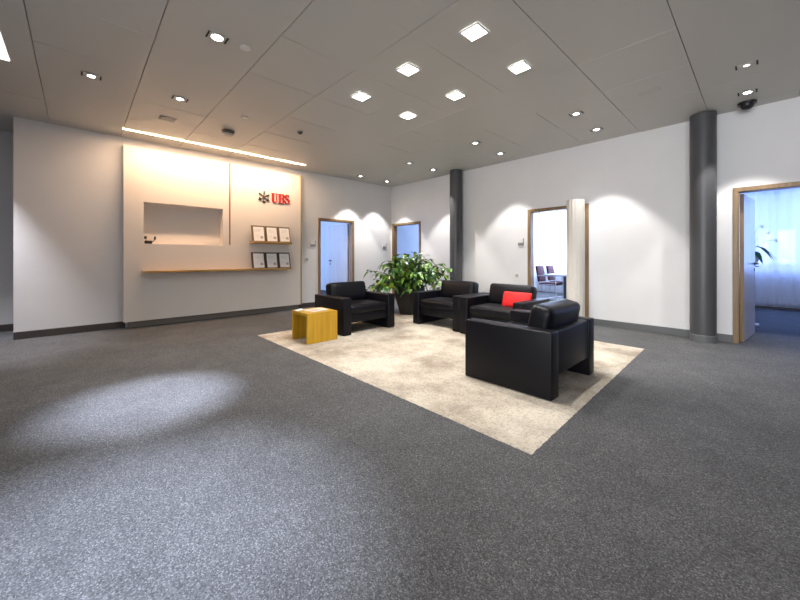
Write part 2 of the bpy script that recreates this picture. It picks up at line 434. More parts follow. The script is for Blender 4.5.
# ------------------------------------------------------------------ doors
def door_frame(n, axis, u0, u1, at, label, inward):
    """oak architrave and lining; at = wall face, inward = direction into the wall (+1/-1)"""
    root = bpy.data.objects.new('door_%d' % n, None); C.objects.link(root); struct(root, label, 'door')
    a0, a1 = sorted((at - inward * .016, at + inward * (WT + .005)))
    f0, f1 = sorted((at - inward * .016, at + inward * .004))
    def bx(bm, ua, ub, b0, b1, z0, z1, bev=.003):
        if axis == 'x': box(bm, ua, ub, b0, b1, z0, z1, bev, 1)
        else: box(bm, b0, b1, ua, ub, z0, z1, bev, 1)
    bm = B()
    bx(bm, u0 - .04, u0, a0, a1, 0, DTOP); bx(bm, u1, u1 + .04, a0, a1, 0, DTOP); bx(bm, u0 - .04, u1 + .04, a0, a1, DTOP - .001, DTOP + .02)
    obj('lining', bm, 'oak_frame', root)
    bm = B()
    for (b0, b1) in ((f0, f1),):
        bx(bm, u0 - .06, u0 - .01, b0 - (.006 if inward > 0 else 0), b1 + (.006 if inward < 0 else 0), 0, DTOP + .01)
        bx(bm, u1 + .01, u1 + .06, b0 - (.006 if inward > 0 else 0), b1 + (.006 if inward < 0 else 0), 0, DTOP + .01)
        bx(bm, u0 - .06, u1 + .06, b0 - (.006 if inward > 0 else 0), b1 + (.006 if inward < 0 else 0), DTOP + .005, DTOP + .06)
    obj('frame', bm, 'oak_frame', root)
    return root

def door_leaf(root, hinge, ang, width, side):
    """leaf from the hinge along direction ang (world degrees); handles on both faces"""
    bm = B(); box(bm, 0.01, width, -.02, .02, 0.008, DTOP - .01, .002, 1)
    leaf = obj('leaf', bm, 'door_leaf', root); leaf.location = (*hinge, 0); leaf.rotation_euler = (0, 0, R(ang))
    bm = B(); box(bm, .006, .0105, -.0202, .0202, .008, DTOP - .01); box(bm, width - .0005, width + .004, -.0202, .0202, .008, DTOP - .01); obj('edge_strip', bm, 'oak_frame', leaf)
    bm = B()
    for s in (-1, 1):
        tube(bm, [(width - .07, s * .02, 1.05), (width - .07, s * .065, 1.05)], .010)
        tube(bm, [(width - .065, s * .065, 1.05), (width - .19, s * .065, 1.05)], .010)
        t = B(); cyl(t, (0, 0, 0), .026, .006, 20); merge(bm, t, Matrix.Translation((width - .07, s * .0205, 1.05)) @ Matrix.Rotation(-s * PI / 2, 4, 'X'))
        t = B(); cyl(t, (0, 0, 0), .024, .006, 20); merge(bm, t, Matrix.Translation((width - .07, s * .0205, .96)) @ Matrix.Rotation(-s * PI / 2, 4, 'X'))
    obj('handle', bm, 'darksteel', leaf, True)

r1 = door_frame(1, 'y', D1[0], D1[1], XL, 'oak framed doorway with open door in the left wall', -1)
door_leaf(r1, (XL - WT - .005, D1[1] - .022), 180, .9, 0)
r2 = door_frame(2, 'x', D2[0], D2[1], YB, 'oak framed doorway at the corner behind the plant', 1)
r3 = door_frame(3, 'x', D3[0], D3[1], YB, 'oak framed doorway to the meeting room', 1)
r4 = door_frame(4, 'x', D4[0], D4[1], YB, 'oak framed doorway at right edge with open door', 1)
door_leaf(r4, (D4[0] + .022, YB + WT + .01), 84, .92, 0)

# ------------------------------------------------------------------ columns
def column(x, y, label):
    t = thing('column', label, 'column', (x, y, 0), group='round columns along the back wall')
    obj('shaft', cyl(B(), (0, 0, .0), .14, HC - .004, 64), 'column', t, True)
    bm = B(); lathe(bm, [(.1405, .0), (.146, .0), (.146, .095), (.1405, .1)], 64)
    obj('base_ring', bm, 'base_b', t, True)
column(-.545, 6.215, 'dark grey round column beside the right doorway')
column(-4.725, 6.20, 'dark grey round column behind the plant and middle armchair')

# white cylinder standing in front of the meeting room doorway
bm = B(); n = 96
prof = []
for z in (0.02, 2.105):
    prof.append([bm.verts.new(((.135 + .0035 * math.cos(16 * 2 * PI * i / n)) * math.cos(2 * PI * i / n), (.135 + .0035 * math.cos(16 * 2 * PI * i / n)) * math.sin(2 * PI * i / n), z)) for i in range(n)])
for i in range(n): bm.faces.new((prof[0][i], prof[0][(i + 1) % n], prof[1][(i + 1) % n], prof[1][i]))
bm.faces.new(prof[0][::-1]); bm.faces.new(prof[1])
t = thing('white_cylinder_screen', 'tall white fluted cylinder standing before the meeting room doorway', 'screen', (-2.14, 6.08, 0))
obj('fabric_tube', bm, 'white_cyl', t, True)
obj('foot_disc', cyl(B(), (0, 0, 0), .13, .022, 48), 'steel', t, True)

# ------------------------------------------------------------------ shelf panel on the left wall
SX = -7.0
pan = thing('feature_wall_panel', 'tall pale wall panel with rectangular niche and red lettering', 'wall panel', (0, 0, 0))
S0, S1, SZ0, SZ1, GY = .53, 3.585, .10, 2.95, 2.12
bm = wall_boxes(B(), 'y', XL + .001, SX, S0, GY - .012, SZ0, SZ1, [NICHE])
obj('left_panel', bm, 'slab', pan)
bm = B(); box(bm, XL + .001, SX, GY + .012, S1, SZ0, SZ1, .002, 1); box(bm, XL + .001, SX, GY - .013, GY + .013, SZ0, 1.38); obj('right_panel', bm, 'slab', pan)
bm = B(); box(bm, XL + .001, SX - .004, GY - .012, GY + .012, 1.38, SZ1); obj('red_inlay', bm, 'redin', pan)
bm = B(); box(bm, SX - .035, SX + .004, S1, S1 + .028, SZ0, SZ1); obj('gold_edge', bm, 'brass', pan)
bm = B(); box(bm, XL + .015, SX - .05, S0 + .06, S1 - .02, 0, SZ0); obj('plinth', bm, 'plinth', pan)
# niche lining
bm = B(); d = .20
box(bm, SX - d - .012, SX - d, NICHE[0] + .001, NICHE[1] - .001, NICHE[2] + .001, NICHE[3] - .001)
box(bm, SX - d, XL, NICHE[0] + .001, NICHE[0] + .006, NICHE[2] + .001, NICHE[3] - .001); box(bm, SX - d, XL, NICHE[1] - .006, NICHE[1] - .001, NICHE[2] + .001, NICHE[3] - .001)
box(bm, SX - d, XL, NICHE[0] + .001, NICHE[1] - .001, NICHE[2] + .001, NICHE[2] + .006); box(bm, SX - d, XL, NICHE[0] + .001, NICHE[1] - .001, NICHE[3] - .006, NICHE[3] - .001)
obj('niche_lining', bm, 'slab', pan)

# sockets in the niche
t = thing('cable_outlet', 'black cable ends in the lower left corner of wall niche', 'cable outlet', (SX - .12, NICHE[0] + .10, NICHE[2] + .006))
bm = B(); box(bm, -.035, .035, -.075, .03, 0, .05, .01, 2); obj('socket_block', bm, 'black', t)
bm = B(); box(bm, -.02, .02, -.08, -.045, .08, .125, .006, 1); tube(bm, [(0, -.06, .09), (-.005, -.055, .06), (0, -.045, .04)], .006); obj('plug', bm, 'black', t)
bm = B(); box(bm, -.02, .02, .055, .08, .07, .125, .006, 1); tube(bm, [(0, .068, .08), (0, .05, .045), (0, .02, .025)], .006); obj('plug', bm, 'black', t)

# oak shelves
bm = B(); box(bm, SX + .001, -6.80, .76, 3.29, .89, .925, .003, 1)
tag(obj('wall_shelf', bm, 'oak_shelf'), 'long oak shelf running below the niche', 'shelf')
bm = B(); box(bm, SX + .001, -6.80, 2.485, 3.295, 1.42, 1.46, .003, 1)
tag(obj('wall_shelf', bm, 'oak_shelf'), 'short oak shelf under the red lettering', 'shelf')

# sign: emblem of crossed keys and three letters
sg = thing('wall_sign', 'dark crossed keys emblem beside red serif letters on pale panel', 'sign', (SX, 0, 0))
def key_emblem():
    bm = B(); cy, cz = 2.77, 2.378
    for a in (-58, 58, 0):
        ca, sa = math.cos(R(a)), math.sin(R(a))
        def fr(u, v, w, ca=ca, sa=sa): return (w, cy + u * ca + v * sa, cz - u * sa + v * ca)
        d0, d1 = .002, .016 + (.004 if a == 0 else 0)
        prism(bm, [(-.007, -.10), (.007, -.10), (.007, .125), (-.007, .125)], d0, d1, fr)           # shaft
        for k, q in enumerate(((.009, .072), (.009, .10))):                                        # bit, toothed
            prism(bm, [(q[0], q[1]), (.026, q[1]), (.026, q[1] + .018), (q[0], q[1] + .018)], d0, d1, fr)
            pass
        for (ou, ov) in ((0, -.115), (-.020, -.090), (.020, -.090)):                                # three lobed bow
            m = 14; ro, ri = .015, .008
            for k in range(m):
                t0, t1 = 2 * PI * k / m, 2 * PI * (k + 1) / m
                prism(bm, [(ou + ri * math.cos(t0), ov + ri * math.sin(t0)), (ou + ro * math.cos(t0), ov + ro * math.sin(t0)),
                           (ou + ro * math.cos(t1), ov + ro * math.sin(t1)), (ou + ri * math.cos(t1), ov + ri * math.sin(t1))], d0, d1, fr)
    return bm
obj('keys_emblem', key_emblem(), 'key', sg)
def ribbon(bm, pts, fr, d0, d1):
    """pts (u, v, half width, normal angle)"""
    L = []; Rr = []
    n = len(pts)
    for i in range(n):
        u, v, w = pts[i]
        a = pts[max(0, i - 1)]; b = pts[min(n - 1, i + 1)]
        t = Vector((b[0] - a[0], b[1] - a[1])).normalized(); nn = Vector((-t.y, t.x))
        L.append((u + nn.x * w, v + nn.y * w)); Rr.append((u - nn.x * w, v - nn.y * w))
    for i in range(n - 1): prism(bm, [L[i], Rr[i], Rr[i + 1], L[i + 1]], d0, d1, fr)
def letter(ch, y0, z0, h, m):
    bm = B()
    fr = lambda u, v, w: (w, y0 + u * h, z0 + v * h)
    d0, d1 = .002, .02
    def rect(a, b, c, e): prism(bm, [(a, c), (b, c), (b, e), (a, e)], d0, d1, fr)
    if ch == 'U':
        rect(.06, .27, .22, 1); rect(.0, .34, .95, 1); rect(.53, .60, .25, 1); rect(.45, .68, .95, 1)
        ribbon(bm, [(.165, .26, .105), (.175, .17, .10), (.22, .10, .085), (.30, .055, .06), (.40, .055, .05), (.49, .10, .045), (.545, .17, .038), (.565, .26, .035)], fr, d0, d1)
    if ch == 'B':
        rect(.07, .28, 0, 1); rect(0, .45, .94, 1); rect(0, .47, 0, .06); rect(.2, .45, .49, .55)
        for c, rv, ru in ((.745, .225, .17), (.275, .245, .20)):
            ribbon(bm, [(.42 + ru * math.sin(PI * k / 10) , c + rv * math.cos(PI * k / 10), .03 + .075 * math.sin(PI * k / 10)) for k in range(11)], fr, d0, d1)
    if ch == 'S':
        P = []
        for k in range(9): a = R(20 + 25 * k); P.append((.27 + .19 * math.cos(a), .745 + .205 * math.sin(a), .035 + .05 * max(0, math.sin(R(20 * k - 20)))))
        for k in range(10): a = R(55 - 25 * k); P.append((.27 + .21 * math.cos(a), .265 + .215 * math.sin(a), .04 + .065 * max(0, math.cos(R(30 * k - 20)))))
        P.insert(9, (.28, .50, .105))
        ribbon(bm, P, fr, d0, d1)
        rect(.44, .48, .70, .98); rect(.03, .07, .02, .32)
    obj('letter', bm, m, sg)
letter('U', 2.925, 2.285, .20, 'red'); letter('B', 3.07, 2.285, .20, 'red'); letter('S', 3.215, 2.285, .20, 'red')

# leaflet frames
def leaflet(y, z, m, label, group, seed):
    rr = random.Random(seed)
    t = thing('leaflet_display', label, 'leaflet frame', (-6.872, y, z), (0, R(-13), 0), group)
    bm = B(); hw, h = .128, .325
    box(bm, -.014, 0, -hw, hw, 0, h, .002, 1)
    box(bm, 0, .010, -hw, -hw + .014, 0, h); box(bm, 0, .010, hw - .012, hw, 0, h); box(bm, 0, .010, -hw, hw, h - .012, h); box(bm, 0, .010, -hw, hw, 0, .01)
    obj('frame', bm, m, t)
    bm = B(); box(bm, .0005, .004, -hw + .034, hw - .014, .011, h - .024); sh = obj('sheet', bm, 'paper', t)
    for k in range(3): bm = B(); box(bm, .0042, .0052, -.065, -.065 + rr.uniform(.07, .14), .245 - k * .022, .252 - k * .022); obj('printed_line', bm, 'printl', sh)
    for k in range(3): bm = B(); box(bm, .0042, .0052, -.065, -.065 + rr.uniform(.05, .09), .125 - k * .02, .129 - k * .02); obj('printed_line', bm, 'printl', sh)
    bm = B(); box(bm, .0042, .0055, .035, .09, .06, .11); obj('printed_block', bm, 'printg', sh)
pos = ('leftmost', 'middle', 'rightmost')
for k in range(3):
    y = 2.625 + .268 * k
    leaflet(y, 1.461, 'fr_up', 'bronze framed white leaflet, %s on the short upper shelf' % pos[k], 'framed leaflets on the upper shelf', k)
    leaflet(y, .926, 'fr_lo', 'dark framed white leaflet, %s on the long lower shelf' % pos[k], 'framed leaflets on the lower shelf', k + 9)

# ------------------------------------------------------------------ wall plates
def plate(axis, u, z, w, h, label, cat, kind):
    if axis == 'y': loc, rot = (XL, u, z), (0, 0, 0)
    else: loc, rot = (u, YB, z), (0, 0, -PI / 2)
    if kind == 'sign':
        t = thing('room_sign', label, cat, loc, rot)
        bm = B(); box(bm, .001, .014, -w / 2, w / 2, -h / 2, h / 2, .002, 1); obj('backplate', bm, 'white', t)
        bm = B(); box(bm, .014, .018, -w / 2, w * .40, -h / 2, -h * .12); box(bm, .014, .018, w * .40, w / 2, -h / 2, h / 2); obj('grey_band', bm, 'signgrey', t)
    else:
        t = thing('light_switch', label, cat, loc, rot)
        bm = B(); box(bm, .001, .009, -w / 2, w / 2, -h / 2, h / 2, .004, 2); obj('surround', bm, 'white', t)
        bm = B(); box(bm, .009, .014, -w * .34, w * .34, -h * .34, h * .34, .002, 1); obj('rocker', bm, 'offw', t)
plate('y', 3.95, 1.46, .13, .14, 'small room sign between the shelf panel and left doorway', 'sign', 'sign')
plate('y', 3.80, 1.10, .085, .085, 'white light switch right of the shelf panel', 'switch', 'sw')
plate('y', 6.13, 1.46, .13, .15, 'small room sign at the corner above the plant', 'sign', 'sign')
plate('x', -3.26, 1.45, .12, .15, 'small room sign left of the meeting room doorway', 'sign', 'sign')
plate('x', -3.345, .78, .09, .09, 'white socket plate above red cushion armchair', 'switch', 'sw')

# ------------------------------------------------------------------ ceiling fittings
def spot(parent, power, size, blend, col, z=-.03, rad=.03, aim=None):
    l = bpy.data.lights.new('lamp', 'SPOT'); l.energy = power; l.spot_size = R(size); l.spot_blend = blend; l.color = col; l.shadow_soft_size = rad
    o = bpy.data.objects.new('lamp', l); C.objects.link(o); o.parent = parent; o.location = (0, 0, z)
    if aim: o.rotation_euler = aim
    return o

WARM = (1.0, .97, .93)
def square_light(x, y, label):
    t = thing('square_downlight', label, 'ceiling light', (x, y, HC - .004), group='bright square ceiling lights above the seating')
    bm = B()
    for (a, b, c, d) in ((-.09, .09, -.09, -.078), (-.09, .09, .078, .09), (-.09, -.078, -.078, .078), (.078, .09, -.078, .078)): box(bm, a, b, c, d, -.012, 0)
    obj('trim_ring', bm, 'white', t)
    bm = B(); box(bm, -.078, .078, -.078, .078, -.009, -.004); obj('diffuser', bm, 'lens', t)
    spot(t, SQ_W, 140, .7, (1.0, .97, .93), -.02, .07)
SQ_W = 120
for x, y, l in ((-1.70, 2.49, 'highest of the six bright square ceiling lights'),
                (-2.51, 2.49, 'bright square ceiling light between the highest and the leftmost ones'),
                (-1.70, 3.29, 'rightmost of the six bright square ceiling lights'),
                (-3.32, 2.49, 'leftmost of the six bright square ceiling lights'),
                (-2.52, 3.30, 'bright square ceiling light between the rightmost and the lowest ones'),
                (-3.33, 3.30, 'lowest of the six bright square ceiling lights')):
    square_light(x, y, l)

def gimbal(x, y, label, along='x', power=0, size=70, blend=.2, col=WARM, lens='lens', slots=True, rad=.03, group=None, r=.036, aim=None):
    t = thing('recessed_spotlight', label, 'ceiling light', (x, y, HC - .004), (0, 0, 0 if along == 'x' else PI / 2), group or 'recessed ceiling spotlights')
    bm = B(); box(bm, -.085, .085, -.06, .06, -.006, 0, .002, 1); obj('plate', bm, 'plate', t)
    if slots:
        bm = B(); box(bm, -.082, -.068, -.055, .055, -.0075, -.0055); obj('slot', bm, 'dark', t)
        bm = B(); box(bm, .068, .082, -.055, .055, -.0075, -.0055); obj('slot', bm, 'dark', t)
    bm = B(); lathe(bm, [(r + .004, 0), (r + .012, 0), (r + .012, -.0085), (r + .004, -.0085)], 32); obj('rim', bm, 'plate', t, True)
    obj('lens', cyl(B(), (0, 0, -.009), r, .005, 32), lens, t, True)
    if power: spot(t, power, size, blend, col, -.03, rad, aim)
    return t
WW = 165
gimbal(-.11, 5.74, 'slotted ceiling spotlight directly above dome camera by right doorway', 'x', WW, 74, .3)
gimbal(-.10, 4.92, 'dim slotted ceiling spotlight farthest right, above the brighter one', 'x', 40, 60, .4, lens='lensdim', r=.025)
gimbal(-1.72, 5.74, 'small ceiling spotlight left of right column, nearest the back wall', 'x', WW, 74, .3)
gimbal(-1.72, 4.91, 'slotted ceiling spotlight left of right column, farther from the back wall', 'x', 80, 60, .4)
gimbal(-3.36, 5.76, 'small ceiling spotlight over wall left of meeting room doorway', 'x', WW, 74, .3)
gimbal(-3.34, 4.92, 'small ceiling spotlight up and right of middle column', 'x', 80, 60, .4)
gimbal(-5.0, 5.74, 'small ceiling spotlight just left of middle column top', 'x', WW, 74, .3)
gimbal(-5.0, 4.99, 'faint small ceiling spotlight above the plant', 'x', 60, 60, .4, lens='lensdim')
gimbal(-6.6, 5.77, 'small ceiling spotlight nearest the far corner', 'x', WW * 1.0, 74, .3)
gimbal(-6.6, 4.93, 'small ceiling spotlight over the left doorway', 'y', WW * 1.0, 74, .3)
gimbal(-3.30, .895, 'large slotted round spotlight near the top left of ceiling', 'y', 1650, 29, 1.0, (.74, .81, 1.0), aim=(R(1.5), R(8.5), 0), r=.046)
gimbal(-4.93, .105, 'slotted ceiling spotlight farthest left', 'y', 60, 50, .5, r=.032)
gimbal(-4.90, .912, 'framed ceiling spotlight above the left part of wall niche', 'y', 60, 60, .5, r=.036)
gimbal(-1.70, .10, 'cool white ceiling spotlight above foreground carpet', 'y', 1150, 44, 1.0, (.70, .79, 1.0), r=.045)
gimbal(-6.62, -1.05, 'ceiling spotlight beside the left recess', 'y', 480, 62, .8, (.92, .92, 1.0))

# LED slot above the panel
t = thing('led_light_slot', 'long warm light strip in ceiling above the shelf panel', 'ceiling light', (-6.605, 1.99, HC - .004))
bm = B(); box(bm, -.035, -.026, -1.5, 1.5, -.008, 0); box(bm, .026, .035, -1.5, 1.5, -.008, 0); box(bm, -.035, .035, -1.51, -1.5, -.008, 0); box(bm, -.035, .035, 1.5, 1.51, -.008, 0); obj('slot_trim', bm, 'plate', t)
bm = B(); box(bm, -.026, .026, -1.5, 1.5, -.013, -.001); obj('light_strip', bm, 'led', t)
al = bpy.data.lights.new('led_lamp', 'AREA'); al.shape = 'RECTANGLE'; al.size = .05; al.size_y = 2.96; al.energy = 72; al.color = (1.0, .66, .42)
ao = bpy.data.objects.new('led_lamp', al); C.objects.link(ao); ao.parent = t; ao.location = (0, 0, -.018)

# luminous panel at the left edge
t = thing('luminous_ceiling_panel', 'bright white ceiling panel at the top left edge', 'ceiling light', (-4.52, -.80, HC - .004))
bm = B(); box(bm, -.60, .60, -.32, .32, -.004, 0); obj('panel_frame', bm, 'plate', t)
bm = B(); box(bm, -.585, .585, -.31, .31, -.010, -.004); obj('diffuser', bm, 'skyl', t)

# vent, hatch, sensors, camera
t = thing('ceiling_vent', 'small dark framed ceiling vent near the warm light strip', 'vent', (-5.75, .92, HC - .004))
bm = B(); box(bm, -.09, .09, -.10, .10, -.006, 0, .002, 1); obj('frame', bm, 'plate', t)
bm = B(); box(bm, -.07, .07, -.085, .085, -.008, -.0055); obj('grille', bm, 'brown', t)
for k in range(5):
    bm = B(); box(bm, -.066 + k * .028, -.052 + k * .028, -.083, .083, -.010, -.0075); obj('slat', bm, 'plate', t)
t = thing('smoke_detector', 'dark smoke detector on ceiling above the red lettering panel', 'smoke detector', (-5.66, 1.69, HC - .002))
obj('base', cyl(B(), (0, 0, -.045), .075, .045, 32, .095), 'brown', t, True)
obj('sensing_cap', cyl(B(), (0, 0, -.072), .055, .028, 32, .075), 'offw', t, True)
t = thing('motion_sensor', 'small grey motion sensor on ceiling right of smoke detector', 'sensor', (-4.90, 2.50, HC - .002))
obj('collar', cyl(B(), (0, 0, -.016), .042, .016, 32), 'offw', t, True)
bm = B(); lathe(bm, [(.036, -.016), (.036, -.026), (.026, -.042), (.008, -.050)], 24); obj('dome', bm, 'brown', t, True)
tag(obj('ceiling_ring', lathe(B(), [(.034, HC - .003), (.046, HC - .003), (.046, HC - .012), (.034, HC - .012)], 32, (-3.29, 1.13, 0)), 'white', smooth=True), 'small white ring sensor beside large slotted spotlight', 'sensor')
tag(obj('flush_sensor', cyl(B(), (-4.94, 1.69, HC - .008), .04, .006, 32), 'white', smooth=True), 'pale flush disc on ceiling left of motion sensor', 'sensor')
bm = B(); box(bm, -1.01, -.80, 4.84, 4.95, HC - .008, HC - .003, .001, 1)
tag(obj('access_hatch', bm, 'plate'), 'flush rectangular hatch in ceiling near the right column', 'hatch')
t = thing('dome_camera', 'dark dome camera on ceiling near back wall at right', 'security camera', (-.12, 6.13, HC - .002))
obj('mount', cyl(B(), (0, 0, -.03), .088, .03, 40), 'darksteel', t, True)
bm = B(); lathe(bm, [(.066 * math.cos(R(a)), -.03 - .062 * math.sin(R(a))) for a in range(0, 90, 10)], 32); obj('dome', bm, 'black', t, True)

# ------------------------------------------------------------------ rug
bm = B(); RX0, RX1, RY0, RY1 = -5.07, -.915, 1.915, 5.14; nx, ny = 200, 156
rr = random.Random(5); grid = []
for i in range(nx + 1):
    row = []
    for j in range(ny + 1):
        e = i in (0, nx) or j in (0, ny)
        x = RX0 + (RX1 - RX0) * i / nx; y = RY0 + (RY1 - RY0) * j / ny
        x -= .085 * (i / nx) * (j / ny)
        x += rr.uniform(-.003, .003); y += rr.uniform(-.003, .003)
        if e: pass
        row.append(bm.verts.new((x, y, .003 if e else .005 + rr.uniform(-.0015, .0015))))
    grid.append(row)
for i in range(nx):
    for j in range(ny): bm.faces.new((grid[i][j], grid[i + 1][j], grid[i + 1][j + 1], grid[i][j + 1]))
ring = [grid[i][0] for i in range(nx + 1)] + [grid[nx][j] for j in range(1, ny + 1)] + [grid[i][ny] for i in range(nx - 1, -1, -1)] + [grid[0][j] for j in range(ny - 1, 0, -1)]
low = [bm.verts.new((v.co.x, v.co.y, .0005)) for v in ring]
for k in range(len(ring)): bm.faces.new((ring[k], ring[(k + 1) % len(ring)], low[(k + 1) % len(ring)], low[k]))
tag(obj('area_rug', bm, 'rug', smooth=False), 'large beige shaggy rug under the black armchairs', 'rug')
RZ = .0066

# ------------------------------------------------------------------ armchairs (local: faces -y, width along x, front at y = 0)
CW, CD, AT = .995, .83, .14
def make_armchair(label, loc, rz):
    t = thing('armchair', label, 'armchair', loc, (0, 0, rz), 'black leather armchairs on the rug')
    for s in (-1, 1):
        x0, x1 = sorted((s * CW / 2, s * (CW / 2 - AT)))
        bm = B(); box(bm, x0, x1, 0, CD, .004, .545, .014, 3)
        a = obj('armrest', bm, 'leather', t, True)
        # seam round the slab
        bm = B()
        for yy in (.022, CD - .022):
            tube(bm, [(x0 + .004 if s < 0 else x1 - .004, yy, .04), (x0 + .004 if s < 0 else x1 - .004, yy, .52)], .0045, 6)
        obj('seam', bm, 'leather', a, True)
        for yy in (.06, CD - .06):
            bm = B(); box(bm, (x0 + x1) / 2 - .03, (x0 + x1) / 2 + .03, yy - .03, yy + .03, 0, .006); obj('glide', bm, 'foot', t)
    xi = CW / 2 - AT
    bm = B(); box(bm, -xi - .004, xi + .004, .035, CD - .10, .17, .305, .012, 2); obj('seat_base', bm, 'leather', t, True)
    bm = B(); box(bm, -xi - .004, xi + .004, CD - .15, CD - .012, .17, .54, .018, 3); obj('back_panel', bm, 'leather', t, True)
    bm = B(); pillow(bm, -xi + .003, xi - .003, .012, CD - .17, .298, .425, .042, .014, 2); obj('seat_cushion', bm, 'leather', t, True)
    q = B(); pillow(q, -xi + .003, xi - .003, -.095, .095, -.165, .165, .05, .022, 1)
    bm = B(); merge(bm, q, Matrix.Translation((0, CD - .185, .560)) @ Matrix.Rotation(R(-12), 4, 'X'))
    obj('back_cushion', bm, 'leather', t, True)
    return t
c1 = make_armchair('black leather armchair beside the oak side table', (-4.105, 3.265, RZ), PI / 2)
dup(c1, (-3.63, 4.20, RZ), 0, 'black leather armchair directly right of the potted plant')
c3 = dup(c1, (-2.60, 4.15, RZ), 0, 'black leather armchair with the red cushion on its seat')
dup(c1, (-1.958, 3.203, RZ), -PI / 2, 'nearest black leather armchair, seen from its side and back')

# red cushion on the third chair
t = thing('red_cushion', 'red rectangular cushion leaning on the armchair backrest', 'cushion', (-2.385, 4.50, RZ + .424), (R(-20), 0, R(2)))
bm = B(); pillow(bm, -.205, .205, -.035, .035, .0, .225, .022, .026, 1); obj('cover', bm, 'redfab', t, True)
bm = B(); tube(bm, [(-.2, 0, .008), (-.2, 0, .219), (.2, 0, .219), (.2, 0, .008), (-.2, 0, .008)], .0055, 6); obj('piping', bm, 'piping', t, True)

# ------------------------------------------------------------------ side table
t = thing('side_table', 'honey oak cube side table with open front beside armchair', 'table', (-4.275, 2.40, RZ))
bm = B(); box(bm, -.222, .222, -.228, .228, .362, .40, .002, 1); obj('tabletop', bm, 'oak_table', t)
bm = B(); box(bm, -.222, -.184, -.228, .228, 0, .3615, .002, 1); obj('side_panel', bm, 'oak_table', t)
bm = B(); box(bm, .184, .222, -.228, .228, 0, .3615, .002, 1); obj('side_panel', bm, 'oak_table', t)
TZ = RZ + .4
def leaflet_flat(x, y, w, h, rz, m, label, name, curl=0.0):
    t = thing(name, label, 'leaflet', (x, y, TZ), (0, 0, rz))
    bm = B(); n = 6; L = []
    for i in range(n + 1):
        z = .002 + curl * (abs(i / n - .5) * 2) ** 2
        u = -w / 2 + w * i / n
        L.append([bm.verts.new((u, v, z + k)) for v in (-h / 2, h / 2) for k in (0, .003)])
    for a, b in zip(L, L[1:]):
        for q in ((0, 2, 2, 0), ): pass
        bm.faces.new((a[0], b[0], b[2], a[2])); bm.faces.new((a[1], a[3], b[3], b[1])); bm.faces.new((a[0], a[1], b[1], b[0])); bm.faces.new((a[2], b[2], b[3], a[3]))
    bm.faces.new((L[0][0], L[0][2], L[0][3], L[0][1])); bm.faces.new((L[-1][0], L[-1][1], L[-1][3], L[-1][2]))
    obj('sheet', bm, 'paper', t)
    bm = B(); box(bm, -w * .3, w * .32, -h * .36, h * .2, .0052, .0062); obj('picture', bm, m, t)
leaflet_flat(-4.38, 2.25, .10, .15, .5, 'printl', 'small white folded card at left corner of oak table', 'folded_card', .012)
leaflet_flat(-4.28, 2.43, .21, .28, .25, 'pinkp', 'open white leaflet with pinkish picture on oak table', 'leaflet')

# ------------------------------------------------------------------ potted plant
px, py = -4.90, 4.90
t = thing('potted_plant', 'bushy green plant in dark faceted planter between armchairs', 'plant', (px, py, RZ))
bm = B(); lathe(bm, [(.225, 0), (.36, .42), (.31, .60), (.28, .60), (.28, .53)], 6, rot=.3); obj('planter', bm, 'pot', t)
obj('soil', cyl(B(), (0, 0, .515), .25, .03, 24), 'soil', t)
rr = random.Random(21)
stems = B(); leaves = B()
def add_leaf(bm, p, d, length, width, droop):
    d = Vector(d).normalized(); up = Vector((0, 0, 1)); side = d.cross(up)
    if side.length < .05: side = Vector((1, 0, 0))
    side.normalize(); nrm = side.cross(d).normalized()
    rows = []
    for k, (s, w) in enumerate(((0, .06), (.18, .55), (.42, 1.0), (.68, .82), (.88, .40), (1.0, .03))):
        c = p + d * (s * length) + Vector((0, 0, -droop * length * s * s))
        e = side * (width * w / 2); lift = nrm * (.16 * width * w)
        rows.append([bm.verts.new(c - e + lift), bm.verts.new(c), bm.verts.new(c + e + lift)])
    for a, b in zip(rows, rows[1:]):
        bm.faces.new((a[0], a[1], b[1], b[0])); bm.faces.new((a[1], a[2], b[2], b[1]))
nst = 58
for k in range(nst):
    a = 2 * PI * (k * .618 % 1) + rr.uniform(-.2, .2); rad = .86 * math.sqrt((k + .5) / nst)
    el = rr.random() ** .55
    top = .40 + (.84 - .34 * (rad / .86) ** 2) * (1 - .95 * el * el) if rad > .42 else 1.20 - rr.uniform(0, .22)
    if k % 9 == 4: top += .10
    top = max(.42, min(1.27, top))
    b0 = Vector((.16 * math.cos(a) * rr.random(), .16 * math.sin(a) * rr.random(), .53)); e0 = Vector((rad * math.cos(a), rad * math.sin(a), top))
    if e0.x + px > -4.34: e0.x = -4.34 - px; e0.z = max(e0.z, .84)
    if e0.y + py < 4.15 and e0.x + px < -4.2: e0.z = max(e0.z, .62)
    mid = b0.lerp(e0, .5) + Vector((0, 0, .16)) - Vector((math.cos(a), math.sin(a), 0)) * .06 * rad
    pts = [((1 - s) ** 2) * b0 + 2 * s * (1 - s) * mid + s * s * e0 for s in [i / 9 for i in range(10)]]
    tube(stems, pts, .007, 6, .0025)
    for i in range(3, 10):
        for q in range(2 if i < 9 else 4):
            p = pts[i]; la = rr.uniform(0, 2 * PI)
            d = Vector((math.cos(la), math.sin(la), rr.uniform(-.3, .5)))
            pet = p + d.normalized() * rr.uniform(.03, .10)
            tube(stems, [p, pet], .0022, 4, .0016)
            add_leaf(leaves, pet, d + Vector((0, 0, -.15)), rr.uniform(.10, .165), rr.uniform(.065, .10), rr.uniform(.25, .85))
obj('stems', stems, 'stem', t, True); obj('foliage', leaves, 'leaf', t, True)

